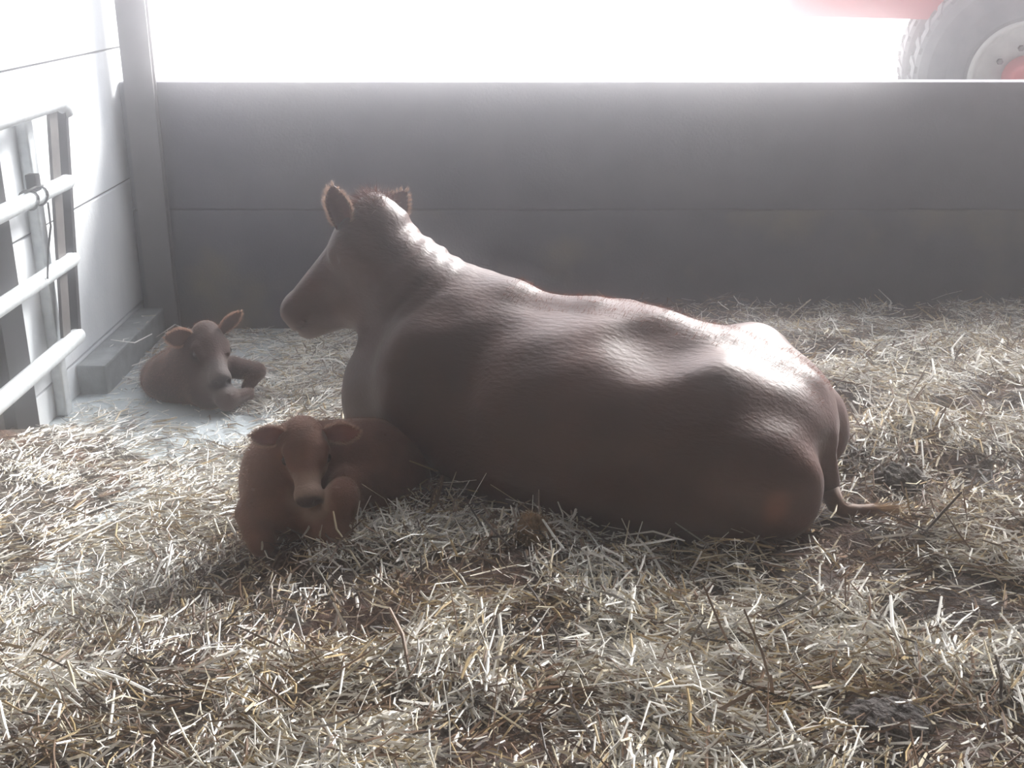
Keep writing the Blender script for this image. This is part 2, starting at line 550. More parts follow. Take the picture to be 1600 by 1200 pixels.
def cow_sdf(P):
    d = ell(P, (0.50, 0.00, 0.235), (0.74, 0.44, 0.335))
    d = smin(d, ell(P, (1.0, 0.0, 0.27), (0.38, 0.33, 0.31)), 0.10)
    d = smin(d, ell(P, (0.45, 0.10, 0.07), (0.66, 0.40, 0.20)), 0.08)
    d = smin(d, ell(P, (0.10, 0.0, 0.27), (0.33, 0.31, 0.22)), 0.06)
    d = smin(d, limb(P, (0.12, 0, 0.435), (0.55, 0, 0.505), 0.055, 0.06), 0.07)
    d = smin(d, limb(P, (0.55, 0, 0.505), (0.85, 0, 0.535), 0.06, 0.06), 0.05)
    d = smin(d, limb(P, (0.82, 0, 0.515), (1.08, 0, 0.535), 0.055, 0.06), 0.06)
    for sg in (1, -1):
        d = smin(d, ell(P, (0.10, sg * 0.20, 0.43), (0.10, 0.07, 0.06)), 0.10)
        d = smin(d, limb(P, (0.10, sg * 0.18, 0.40), (-0.11, sg * 0.13, 0.31), 0.07, 0.06), 0.08)
        d = smin(d, ell(P, (0.04, sg * 0.25, 0.15), (0.29, 0.17, 0.23)), 0.06)
        d = smin(d, ell(P, (1.07, sg * 0.22, 0.27), (0.17, 0.13, 0.25)), 0.05)
        d = smin(d, limb(P, (1.12, sg * 0.17, 0.17), (1.34, sg * 0.13, 0.09), 0.11, 0.07), 0.05)
        d = smin(d, limb(P, (1.34, sg * 0.14, 0.06), (1.08, sg * 0.18, 0.02), 0.055, 0.045), 0.03)
        d = smin(d, limb(P, (0.24, sg * 0.36, 0.10), (-0.05, sg * 0.38, 0.05), 0.09, 0.06), 0.06)
        d = smin(d, limb(P, (-0.05, sg * 0.39, 0.03), (0.36, sg * 0.44, 0.0), 0.055, 0.04), 0.03)
    d = smin(d, ell(P, (1.24, 0.05, 0.18), (0.235, 0.20, 0.215)), 0.08)
    d = smin(d, limb(P, (0.98, 0, 0.385), (1.20, 0, 0.525), 0.235, 0.165), 0.09)
    d = smin(d, limb(P, (1.20, 0, 0.525), (1.36, 0, 0.67), 0.165, 0.135), 0.07)
    d = smin(d, limb(P, (0.10, 0, 0.45), (-0.13, 0.0, 0.385), 0.05, 0.042), 0.05)
    d = smin(d, limb(P, (-0.13, 0.0, 0.385), (-0.215, 0.05, 0.24), 0.042, 0.035), 0.03)
    d = smin(d, limb(P, (-0.215, 0.05, 0.24), (-0.26, 0.09, 0.07), 0.035, 0.028), 0.02)
    # hollows: between hook and last rib, behind the shoulder, along the tail
    d = carve(d, ell(P, (0.27, 0.24, 0.56), (0.14, 0.13, 0.07)), 0.10)
    d = carve(d, ell(P, (0.27, -0.24, 0.56), (0.14, 0.13, 0.07)), 0.10)
    d = carve(d, ell(P, (0.87, 0.42, 0.45), (0.05, 0.12, 0.16)), 0.09)
    # head
    H = (P - ho) @ hR
    near = np.linalg.norm(H - np.array([0.25, 0, -0.1]), axis=1)
    e = ell(H, (0.09, 0, -0.10), (0.135, 0.10, 0.10))
    e = smin(e, limb(H, (0.12, 0, -0.09), (0.48, 0, -0.088), 0.092, 0.066), 0.05)
    e = smin(e, ell(H, (0.515, 0, -0.088), (0.062, 0.076, 0.066)), 0.03)
    for sg in (1, -1):
        e = smin(e, ell(H, (0.19, sg * 0.045, -0.185), (0.165, 0.058, 0.115)), 0.04)
        e = smin(e, limb(H, (0.13, sg * 0.082, -0.062), (0.19, sg * 0.078, -0.062), 0.034, 0.03), 0.03)
    e = smin(e, limb(H, (0.22, 0, -0.250), (0.525, 0, -0.145), 0.088, 0.050), 0.04)
    e = smin(e, ell(H, (0.005, 0, -0.035), (0.05, 0.06, 0.05)), 0.04)
    for sg in (1, -1):
        e = carve(e, ell(H, (0.175, sg * 0.108, -0.085), (0.035, 0.025, 0.026)), 0.02)
        e = carve(e, ell(H, (0.578, sg * 0.042, -0.075), (0.022, 0.014, 0.018)), 0.012)
    e = carve(e, ell(H, (0.53, 0, -0.135), (0.07, 0.09, 0.006)), 0.012)
    d = smin(d, limb(P, ho + hR @ np.array([0.27, 0, -0.27]), (1.24, 0, 0.36), 0.085, 0.18), 0.08)
    d = smin(d, e, 0.07)
    # loose skin folds on the neck and fine unevenness of the hide
    x, y, z = P[:, 0], P[:, 1], P[:, 2]
    fold = np.sin((x * 0.8 + z * 0.6) * 105 + 2.0 * np.sin(y * 14)) * np.exp(-((x - 1.16) / 0.13) ** 2) * ss(0.45, 0.60, z)
    d = d + 0.0035 * fold
    d = d + 0.004 * np.sin(x * 9 + 3 * z) * np.sin(y * 11 + x * 4) + 0.0025 * np.sin(x * 23 + z * 17) * np.sin(y * 19 - z * 21 + 1.0)
    return d

V, Q, N = surface_net(cow_sdf, (-0.36, -0.56, -0.14), (1.98, 0.56, 1.0), 0.0145)
H = (V - ho) @ hR
col = np.tile(COAT, (len(V), 1))
col *= (0.86 + 0.3 * fbm(V[:, 0] * 4 + 3, V[:, 1] * 4 + V[:, 2] * 3, 3))[:, None]
mz = ss(0.51, 0.56, H[:, 0]) * ss(0.13, 0.09, np.linalg.norm(H - np.array([0.55, 0, -0.08]), axis=1))
col = col * (1 - mz[:, None]) + np.array([0.20, 0.13, 0.11]) * mz[:, None]
thigh_patch = ss(1.0, 0.3, np.linalg.norm((V - np.array([-0.143, 0.35, 0.148])) / np.array([0.055, 0.10, 0.075]), axis=1))[:, None]   # lighter orange patch in the coat colour on the thigh
col = col * (1 - thigh_patch) + np.array([0.17, 0.060, 0.030]) * thigh_patch
dirt = ss(0.10, 0.0, V[:, 2]) * 0.7
col = col * (1 - dirt[:, None]) + np.array([0.06, 0.042, 0.03]) * dirt[:, None]
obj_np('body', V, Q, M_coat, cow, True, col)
for sg in (1, -1):
    q = ho + hR @ np.array([0.172, sg * 0.093, -0.082])
    ball('eye', q, 0.019, M_eye, cow)
q = lambda a: ho + hR @ np.asarray(a)
cf = np.array([[-0.914, 0.407, 0], [-0.407, -0.914, 0], [0, 0, 1.0]])     # world direction -> the cow's own frame
ear(q((0.112, 0.085, -0.032)), cf @ np.array([-0.09, -0.25, 0.95]), cf @ np.array([-0.25, -0.95, -0.1]), 0.185, 0.095, 0.035, [M_coat, M_ear_cow], cow, 0.014, COAT)['label'] = 'near ear, upright with pale backlit fringe'
ear(q((0.088, -0.078, -0.085)), cf @ np.array([0.52, 0.25, 0.62]), cf @ np.array([-0.10, -0.80, 0.55]), 0.165, 0.11, 0.03, [M_coat, M_ear_cow], cow, 0.014, COAT)['label'] = 'far ear, rounded and showing its pale inside'
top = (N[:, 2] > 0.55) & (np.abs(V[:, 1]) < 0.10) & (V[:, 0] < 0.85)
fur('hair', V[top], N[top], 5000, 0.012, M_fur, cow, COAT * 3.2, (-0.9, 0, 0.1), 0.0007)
pl = (H[:, 0] > -0.05) & (H[:, 0] < 0.07) & (np.abs(H[:, 1]) < 0.07) & (H[:, 2] > -0.07)
fur('poll_tuft', V[pl], N[pl], 900, 0.04, M_fur, cow, COAT * 1.4, hR @ np.array([0.5, 0, 0.1]), 0.0016, 0.8)
# tail: the switch lies out on the straw behind the rump
bm = tube(bmesh.new(), [(-0.25, 0.09, 0.10), (-0.275, 0.10, 0.055), (-0.30, 0.092, 0.04), (-0.34, 0.075, 0.035), (-0.38, 0.055, 0.04), (-0.42, 0.03, 0.035)],
          [0.03, 0.027, 0.024, 0.022, 0.019, 0.008], 12)
o = obj_bm('tail', bm, noise_mat('tail hair', [(0.3, (0.07, 0.030, 0.019)), (0.7, (0.13, 0.066, 0.038))], 30, 5, 0.7, stretch=(1, 6, 6)), cow, True)
tp = np.array([[-0.33 - 0.08 * t, 0.075 - 0.04 * t, 0.04] for t in np.linspace(0, 1, 60)])
fur('switch', tp, np.tile([[-0.6, -0.1, 0.25]], (60, 1)), 900, 0.065, M_fur, o, (0.30, 0.19, 0.10), (-1.2, -0.5, -0.2), 0.002, 0.45)

# ------------------------------------------------------------------ calves
def calf_head(H, k=1.0):
    H = H / k
    e = ell(H, (0.055, 0, -0.062), (0.075, 0.064, 0.062))
    e = smin(e, limb(H, (0.07, 0, -0.06), (0.205, 0, -0.050), 0.056, 0.036), 0.03)
    e = smin(e, ell(H, (0.222, 0, -0.054), (0.034, 0.043, 0.038)), 0.018)
    for sg in (1, -1):
        e = smin(e, ell(H, (0.09, sg * 0.026, -0.09), (0.07, 0.036, 0.05)), 0.025)
        e = smin(e, limb(H, (0.085, sg * 0.052, -0.036), (0.12, sg * 0.048, -0.038), 0.019, 0.017), 0.02)
    e = smin(e, limb(H, (0.10, 0, -0.105), (0.215, 0, -0.085), 0.032, 0.022), 0.02)
    for sg in (1, -1):
        e = carve(e, ell(H, (0.108, sg * 0.064, -0.052), (0.020, 0.013, 0.013)), 0.012)
        e = carve(e, ell(H, (0.252, sg * 0.023, -0.042), (0.015, 0.010, 0.012)), 0.006)
    e = carve(e, ell(H, (0.232, 0, -0.079), (0.04, 0.06, 0.0035)), 0.007)
    return e * k

def calf_tint(V, ho, hR, hk):
    H = (V - ho) @ hR / hk
    c = np.tile(CALF, (len(V), 1)) * (0.85 + 0.3 * fbm(V[:, 0] * 14, V[:, 1] * 14 + V[:, 2] * 9, 3))[:, None]
    inh = np.linalg.norm(H - np.array([0.22, 0, -0.06]), axis=1)
    pale = ss(0.095, 0.05, inh) * 0.85                           # paler ring round the muzzle
    c = c * (1 - pale[:, None]) + np.array([0.44, 0.32, 0.26]) * pale[:, None]
    nose = ss(0.228, 0.240, H[:, 0]) * ss(0.06, 0.04, inh) * (H[:, 2] > -0.075)
    c = c * (1 - nose[:, None]) + np.array([0.06, 0.045, 0.045]) * nose[:, None]
    for sg in (1, -1):                                           # dark rims round the eyes
        de = np.linalg.norm((H - np.array([0.108, sg * 0.058, -0.05])) / np.array([1.3, 1, 1]), axis=1)
        r_ = ss(0.030, 0.015, de)
        c = c * (1 - r_[:, None]) + np.array([0.07, 0.04, 0.03]) * r_[:, None]
    brow = ss(0.09, 0.02, np.linalg.norm(H - np.array([0.02, 0, -0.02]), axis=1)) * 0.35
    return c * (1 - brow[:, None]) + np.array([0.12, 0.075, 0.06]) * brow[:, None]

def calf_parts(root, V, N, ho, hR, ears, nfur, hk, inside):
    for sg in (1, -1):
        ball('eye', ho + hR @ np.array([0.107, sg * 0.058, -0.047]) * hk, 0.016 * hk, M_eye, root)
    for (b, dd, on, lab) in ears:
        e = ear(ho + hR @ np.asarray(b) * hk, hR @ np.asarray(dd, float), hR @ np.asarray(on, float), 0.120 * hk, 0.078 * hk, 0.018, [M_calf, inside], root, 0.008, CALF * 1.15)
        e['label'] = lab
    H = (V - ho) @ hR / hk
    body = (H[:, 0] < 0.03) | (np.abs(H[:, 1]) > 0.10) | (H[:, 2] < -0.16)
    fur('hair', V[body], N[body], nfur, 0.009, M_fur, root, CALF * 1.35, (0, 0, -0.5), 0.0008)

# front calf, curled up, facing the camera
C1 = np.array([-0.62, 3.40, -0.12])
c1 = empty('calf', C1, 'reddish calf curled up against the cow\'s chest, both ears spread, facing the camera', 'calf', 'calves in the straw')
h1o, h1R = frame(np.array([-0.650, 3.345, 0.262]) - C1, (0.115, -0.66, -0.70), (0.97, 0.18, 0.03))
HK1 = 1.04
def calf1_sdf(P):
    W = P + C1
    d = ell(W, (-0.755, 3.43, 0.00), (0.135, 0.16, 0.165))
    d = smin(d, ell(W, (-0.63, 3.51, 0.03), (0.19, 0.14, 0.155)), 0.06)
    d = smin(d, ell(W, (-0.47, 3.52, 0.03), (0.19, 0.14, 0.16)), 0.06)
    d = smin(d, ell(W, (-0.395, 3.49, -0.03), (0.12, 0.13, 0.12)), 0.04)
    d = smin(d, limb(W, (-0.755, 3.43, 0.08), (-0.665, 3.375, 0.195), 0.105, 0.068), 0.04)
    d = smin(d, ell(W, (-0.735, 3.33, -0.04), (0.10, 0.09, 0.11)), 0.05)          # brisket
    d = smin(d, ell(W, (-0.53, 3.25, 0.035), (0.058, 0.070, 0.072)), 0.02)
    # near foreleg folded: elbow, knee, cannon lying to the right
    d = smin(d, limb(W, (-0.66, 3.33, -0.05), (-0.54, 3.20, -0.06), 0.07, 0.058), 0.03)
    d = smin(d, limb(W, (-0.54, 3.20, -0.075), (-0.44, 3.30, -0.085), 0.05, 0.032), 0.02)
    d = smin(d, limb(W, (-0.44, 3.30, -0.085), (-0.375, 3.33, -0.06), 0.032, 0.034), 0.015)
    # other foreleg tucked under the chest
    d = smin(d, limb(W, (-0.82, 3.30, -0.04), (-0.78, 3.20, -0.09), 0.06, 0.045), 0.03)
    # hind leg: thigh, stifle dome, shank and hock coming forward
    d = smin(d, limb(W, (-0.43, 3.47, 0.0), (-0.52, 3.36, 0.02), 0.11, 0.075), 0.03)
    d = smin(d, limb(W, (-0.52, 3.36, 0.02), (-0.36, 3.42, -0.075), 0.06, 0.042), 0.02)
    d = smin(d, limb(W, (-0.36, 3.42, -0.08), (-0.47, 3.27, -0.10), 0.04, 0.03), 0.015)
    d = smin(d, limb(W, (-0.285, 3.48, -0.02), (-0.27, 3.43, -0.12), 0.025, 0.014), 0.02)   # tail
    H = (P - h1o) @ h1R
    d = smin(d, calf_head(H, HK1), 0.012)
    return d + 0.0025 * np.sin(W[:, 0] * 41 + 3) * np.sin(W[:, 1] * 37) * np.sin(W[:, 2] * 29 + 1)
V, Q, N = surface_net(calf1_sdf, np.array([-0.99, 2.98, -0.20]) - C1, np.array([-0.16, 3.82, 0.36]) - C1, 0.0075)
obj_np('body', V, Q, M_calf, c1, True, calf_tint(V, h1o, h1R, HK1))
# the calf's left (sg=+1) is on the right of the picture
calf_parts(c1, V, N, h1o, h1R, [
    ((0.035, 0.050, -0.045), (0.0, 0.97, 0.22), (0.80, -0.05, 0.55), 'broad pink-lined ear, outlined by light'),
    ((0.035, -0.050, -0.045), (-0.05, -0.92, 0.34), (0.80, 0.05, 0.55), 'ear turned half away')], 26000, HK1, M_ear_in)

# rear calf, beside the kerb, head turned to the right
C2 = np.array([-1.42, 4.66, -0.17])      # modelled here, then set at C2W at scale K2
C2W = np.array([-1.500, 5.005, -0.30]); K2 = 1.074; HK2 = 1.12
c2 = empty('calf', C2W, 'small brown calf lying beside the concrete kerb behind, one ear raised, looking right', 'calf', 'calves in the straw')
c2.scale = (K2, K2, K2)
h2o, h2R = frame(np.array([-1.315, 4.66, 0.180]) - C2, (0.36, -0.66, -0.62), (0.85, 0.50, 0.02))
def calf2_sdf(P):
    W = P + C2
    d = ell(W, (-1.375, 4.68, -0.04), (0.13, 0.14, 0.155))
    d = smin(d, ell(W, (-1.46, 4.76, -0.085), (0.15, 0.16, 0.12)), 0.06)
    d = smin(d, ell(W, (-1.54, 4.86, -0.13), (0.14, 0.16, 0.10)), 0.05)
    d = smin(d, ell(W, (-1.49, 4.70, -0.11), (0.13, 0.10, 0.07)), 0.04)
    d = smin(d, limb(W, (-1.375, 4.69, 0.03), (-1.325, 4.68, 0.115), 0.09, 0.065), 0.04)
    d = smin(d, ell(W, (-1.31, 4.57, -0.08), (0.085, 0.075, 0.095)), 0.04)
    d = smin(d, limb(W, (-1.28, 4.58, -0.06), (-1.215, 4.50, -0.10), 0.06, 0.045), 0.025)
    d = smin(d, limb(W, (-1.215, 4.50, -0.115), (-1.15, 4.60, -0.12), 0.042, 0.028), 0.02)
    d = smin(d, limb(W, (-1.24, 4.74, -0.05), (-1.12, 4.68, -0.045), 0.05, 0.036), 0.025)
    d = smin(d, limb(W, (-1.12, 4.68, -0.05), (-1.16, 4.64, -0.10), 0.034, 0.026), 0.015)
    H = (P - h2o) @ h2R
    d = smin(d, calf_head(H, HK2), 0.014)
    return d + 0.0025 * np.sin(W[:, 0] * 41 + 3) * np.sin(W[:, 1] * 37) * np.sin(W[:, 2] * 29 + 1)
V, Q, N = surface_net(calf2_sdf, np.array([-1.84, 4.30, -0.24]) - C2, np.array([-1.02, 5.10, 0.28]) - C2, 0.0085)
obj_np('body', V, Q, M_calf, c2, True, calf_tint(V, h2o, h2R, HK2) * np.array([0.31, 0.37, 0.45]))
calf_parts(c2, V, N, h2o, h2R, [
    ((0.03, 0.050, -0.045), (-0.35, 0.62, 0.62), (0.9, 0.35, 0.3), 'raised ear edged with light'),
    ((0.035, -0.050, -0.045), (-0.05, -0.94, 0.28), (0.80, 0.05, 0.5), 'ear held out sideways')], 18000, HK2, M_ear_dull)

# ------------------------------------------------------------------ the gate along the left wall
GX, GY = -1.99, 5.14
GS = 0.973
gate = empty('metal_gate', (GX * GS, GY * GS, 1.6 * (1 - GS)), 'galvanised tubular gate with four rails folded against the pale wall', 'gate')
gate.scale = (GS, GS, GS)
lean = lambda z: 0.19 * (z - 0.52)
y_end = lambda z: GY + lean(z)
GY0 = 1.9
def G(p):       # world -> gate local
    return (p[0] - GX, p[1] - GY, p[2])
for z, r in zip([0.003, 0.348, 0.688], (0.038, 0.034, 0.034)):
    bm = tube(bmesh.new(), [G((GX, GY0, z)), G((GX, y_end(z) - 0.02, z)), G((GX, y_end(z) + 0.012, z)), G((GX, y_end(z) + 0.022, z))], [r, r, r * 0.8, r * 0.3], 16)
    obj_bm('rail', bm, M_galv, gate, True)
zt = 1.02
bm = tube(bmesh.new(), [G((GX, GY0, zt - 0.01)), G((GX, y_end(zt) - 0.16, zt + 0.012)), G((GX, y_end(zt) - 0.06, zt + 0.012)), G((GX, y_end(zt) - 0.012, zt - 0.012)), G((GX, y_end(zt), zt - 0.05))],
          [0.034] * 5, 16)
obj_bm('rail', bm, M_galv, gate, True)
def slanted(bm, y0, y1, x0, x1, z0, z1):
    vv = []
    for z in (z0, z1):
        for x, y in ((x0, y0), (x1, y0), (x1, y1), (x0, y1)):
            vv.append(bm.verts.new(G((x, y + lean(z), z))))
    for f in ((3, 2, 1, 0), (4, 5, 6, 7), (0, 1, 5, 4), (1, 2, 6, 5), (2, 3, 7, 6), (3, 0, 4, 7)):
        bm.faces.new([vv[i] for i in f])
    return bm
obj_bm('stile', slanted(bmesh.new(), GY - 0.165, GY - 0.075, GX - 0.018, GX - 0.004, -0.02, 1.01), M_flat, gate)
obj_bm('end_bar', slanted(bmesh.new(), GY - 0.028, GY + 0.005, GX - 0.022, GX + 0.014, -0.02, 1.0), M_dark, gate)
obj_bm('stile', slanted(bmesh.new(), 1.92, 1.99, GX - 0.012, GX + 0.012, -0.02, 1.01), M_flat, gate)
obj_bm('latch', box(bmesh.new(), -0.022, 0.024, -0.381, -0.332, 0.715, 0.785, 0.006), M_dark, gate)['label'] = 'small black latch block on the second rail'
bm = bmesh.new()
for yy in (4.72, 4.82):
    ring = [G((GX + 0.040 * math.cos(q_), yy + 0.01 * math.sin(q_ * 2), 0.688 + 0.040 * math.sin(q_))) for q_ in np.linspace(0, 2 * math.pi, 17)]
    tube(bm, ring, 0.005, 6)
tube(bm, [G((GX + 0.012, 4.66, 0.730)), G((GX + 0.02, 4.75, 0.736)), G((GX + 0.02, 4.83, 0.730))], 0.005, 6)
tube(bm, [G((GX + 0.036, 4.82, 0.66)), G((GX + 0.038, 4.81, 0.56)), G((GX + 0.034, 4.76, 0.47)), G((GX + 0.038, 4.70, 0.36))], 0.0045, 6)
obj_bm('twine', bm, M_wire, gate, True)['label'] = 'black twine tied round the second rail with a loose end'

tag(obj_bm('wall_post', box(bmesh.new(), LEFT_X + 0.004, LEFT_X + 0.055, 4.79, 4.855, FLOOR_Z, 1.05, 0.01), M_galv),
    'grey upright steel post against the pale wall behind the gate', 'post')
tag(obj_bm('hook_pin', tube(bmesh.new(), [(LEFT_X + 0.018, 4.54, 1.13), (LEFT_X + 0.018, 4.65, 1.13)], 0.009, 8), M_dark), 'short black pin sticking out of the black column above the gate', 'pin')

# ------------------------------------------------------------------ trailer outside
TW = (4.08, 9.5, -0.12)
trailer = empty('farm_trailer', TW, 'red farm trailer with big grey tyres parked outside beyond the back wall', 'trailer', rz=math.radians(-14))
zc = 0.758 + 0.12
def wheel(cx, cy):
    R = 0.88
    bm = bmesh.new()
    lathe(bm, [(0.43, -0.20), (0.47, -0.225), (0.60, -0.235), (0.74, -0.225), (0.81, -0.20), (0.845, -0.17), (0.855, 0.0), (0.845, 0.17), (0.81, 0.20), (0.74, 0.225), (0.60, 0.235), (0.47, 0.225), (0.43, 0.20), (0.43, -0.20)], 64)
    for k in range(36):                                  # tread lugs, two slanted rows
        for sg in (-1, 1):
            q0 = 2 * math.pi * (k + (0.5 if sg > 0 else 0)) / 36
            vv = []
            for rr in (0.835, R):
                for (t, dq) in ((0.015, 0.0), (0.19, 0.085), (0.19, 0.145), (0.015, 0.055)):
                    r2 = rr - (0.035 if t > 0.1 else 0)
                    vv.append(bm.verts.new((r2 * math.cos(q0 + dq), sg * t, r2 * math.sin(q0 + dq))))
            for f in ((3, 2, 1, 0), (4, 5, 6, 7), (0, 1, 5, 4), (1, 2, 6, 5), (2, 3, 7, 6), (3, 0, 4, 7)):
                bm.faces.new([vv[i] for i in f])
    bmesh.ops.recalc_face_normals(bm, faces=bm.faces)
    for v in bm.verts:
        v.co += Vector((cx, cy, zc))
    wh = obj_bm('wheel', bm, M_tyre, trailer)
    bm = lathe(bmesh.new(), [(0.445, -0.205), (0.425, -0.215), (0.40, -0.195), (0.385, -0.12), (0.34, -0.10), (0.16, -0.085), (0.16, 0.1), (0.43, 0.19)], 48)
    bmesh.ops.recalc_face_normals(bm, faces=bm.faces)
    for v in bm.verts: v.co += Vector((cx, cy, zc))
    obj_bm('rim', bm, M_rim, wh, True)
    bm = lathe(bmesh.new(), [(0.001, -0.20), (0.09, -0.20), (0.11, -0.185), (0.115, -0.12), (0.17, -0.105), (0.17, -0.08)], 32)
    for v in bm.verts: v.co += Vector((cx, cy, zc))
    obj_bm('hub', bm, M_red, wh, True)
    b0 = None
    for k in range(8):
        q_ = 2 * math.pi * (k + 0.3) / 8
        if b0 is None:
            bm = lathe(bmesh.new(), [(0.001, -0.035), (0.022, -0.035), (0.026, 0.0), (0.026, 0.02)], 6)
            b0 = obj_bm('bolt', bm, M_dark, wh)
            o = b0
        else:
            o = b0.copy(); COL.objects.link(o)
        o.location = (cx + 0.23 * math.cos(q_), cy - 0.10, zc + 0.23 * math.sin(q_))
wheel(0, 0); wheel(0.03, 1.72)
obj_bm('axle', tube(bmesh.new(), [(0, 0.05, zc), (0.03, 1.68, zc)], 0.07, 12), M_red, trailer, True)
bm = bmesh.new()                                           # box body with a sloping lower front corner
prof = [(-1.98, 1.56), (-1.84, 1.31), (3.2, 1.24), (3.2, 2.6), (-1.85, 2.6)]
f1 = [bm.verts.new((x, 0.30, z)) for x, z in prof]; f2 = [bm.verts.new((x, 1.45, z)) for x, z in prof]
bm.faces.new(f1); bm.faces.new(list(reversed(f2)))
for i in range(5):
    j = (i + 1) % 5
    bm.faces.new((f1[j], f1[i], f2[i], f2[j]))
bmesh.ops.recalc_face_normals(bm, faces=bm.faces)
obj_bm('body', bm, M_red, trailer)
obj_bm('chassis', box(bmesh.new(), -0.55, 3.0, 0.55, 0.67, 1.12, 1.26, 0.01), M_red, trailer)
obj_bm('chassis', box(bmesh.new(), -0.55, 3.0, 1.08, 1.20, 1.12, 1.26, 0.01), M_red, trailer)
for (zz) in (1.40, 1.50):
    obj_bm('lamp', box(bmesh.new(), -2.06, -1.95, 0.28, 0.36, zz + 0.05, zz + 0.13, 0.01), M_lamp, trailer)
# suspension legs carry the axle under the body
for yy in (0.61, 1.14):
    obj_bm('bracket', box(bmesh.new(), -0.09, 0.09, yy - 0.05, yy + 0.05, zc, 1.13), M_red, trailer)

# ------------------------------------------------------------------ straw bed
def bed_z(x, y):
    x = np.asarray(x, float); y = np.asarray(y, float)
    t = ss(-1.40, 0.05, x + 0.25 * (3.6 - y))
    base = -0.325 + 0.325 * t + 0.17 * ss(3.2, 2.3, y) * (1 - t) - 0.17 * ss(4.6, 6.1, y) * t + 0.20 * np.exp(-((x + 2.1) / 0.40) ** 2) * ss(4.85, 4.1, y) * (1 - ss(3.6, 3.0, y))
    n = 0.09 * (fbm(x * 1.7 + 4, y * 1.7 + 9, 3) - 0.5) + 0.09 * (fbm(x * 5.1, y * 5.1, 3) - 0.5)
    return base + n * (0.35 + 0.65 * t) + 0.02 * (fbm(x * 22, y * 22, 2) - 0.5)

def manure(x, y):
    """0 clean straw .. 1 dark trodden dung"""
    m = ss(0.47, 0.63, fbm(x * 2.3 + 31, y * 2.9 + 7, 4))
    m = np.maximum(m, 0.8 * ss(0.60, 0.72, fbm(x * 7 + 3, y * 9 + 51, 3)))
    m = np.maximum(m, 0.9 * ss(0.30, 0.0, np.hypot((x - 1.15) / 1.3, (y - 3.45))))     # trodden hollow behind the cow
    m = np.maximum(m, ss(0.26, 0.05, np.hypot((x - 0.86) / 1.5, y - 2.16)))
    m = np.maximum(m, 0.8 * ss(0.22, 0.02, np.hypot((x + 0.53) / 1.6, y - 2.93)))
    lx = (x - COW_O[0]) * -0.914 + (y - COW_O[1]) * 0.407; ly = (x - COW_O[0]) * -0.407 + (y - COW_O[1]) * -0.914
    m = np.maximum(m, 0.9 * ss(0.70, 0.48, ly + 0.15 * fbm(x * 6, y * 6, 2)) * ss(-0.7, -0.35, lx) * ss(1.6, 1.15, lx) * ss(-0.5, 0.0, ly))
    m = np.maximum(m, 0.45 * ss(4.3, 5.6, y) * ss(-0.6, 0.6, x))  # duller straw toward the back wall on the right
    left = ss(-0.75, -1.2, x + 0.3 * (3.6 - y)) * ss(2.6, 3.2, y)
    return m * (1 - 0.9 * left)

def grid_mesh(name, x0, x1, y0, y1, h, mat_, fn):
    xs = np.arange(x0, x1 + h, h); ys = np.arange(y0, y1 + 1e-6, h)
    X, Y = np.meshgrid(xs, ys, indexing='ij')
    Z = bed_z(X, Y)
    V = np.stack([X, Y, Z], -1).reshape(-1, 3)
    ny = len(ys)
    i, j = np.meshgrid(np.arange(len(xs) - 1), np.arange(ny - 1), indexing='ij')
    a = (i * ny + j).ravel()
    return obj_np(name, V, np.stack([a, a + ny, a + ny + 1, a + 1], 1), mat_, None, True, fn(V))

def base_col(V):
    x, y = V[:, 0], V[:, 1]
    m = manure(x, y)[:, None]
    n = fbm(x * 9, y * 9, 4)[:, None]
    dry = np.array([0.062, 0.049, 0.038]) * (0.5 + n)
    wet = np.array([0.026, 0.018, 0.015]) * (0.5 + n)
    return (dry * (1 - m) + wet * m) * (1 + np.array([[0.9, 0.35, 0.1]]) * ss(0.45, 0.62, fbm(x * 5 + 70, y * 6 + 20, 3))[:, None])
M_bed = tint_mat('matted bedding', 0.85, 0.25, bump=1.0, bscale=70, var=0.5, vscale=45, bdist=0.02)
bedding = grid_mesh('trodden_bedding', LEFT_X + 0.004, 4.4, 1.0, WALL_Y - 0.012, 0.025, M_bed, base_col)
tag(bedding, 'dark trodden bedding and dung under the loose straw', 'bedding', kind='stuff')

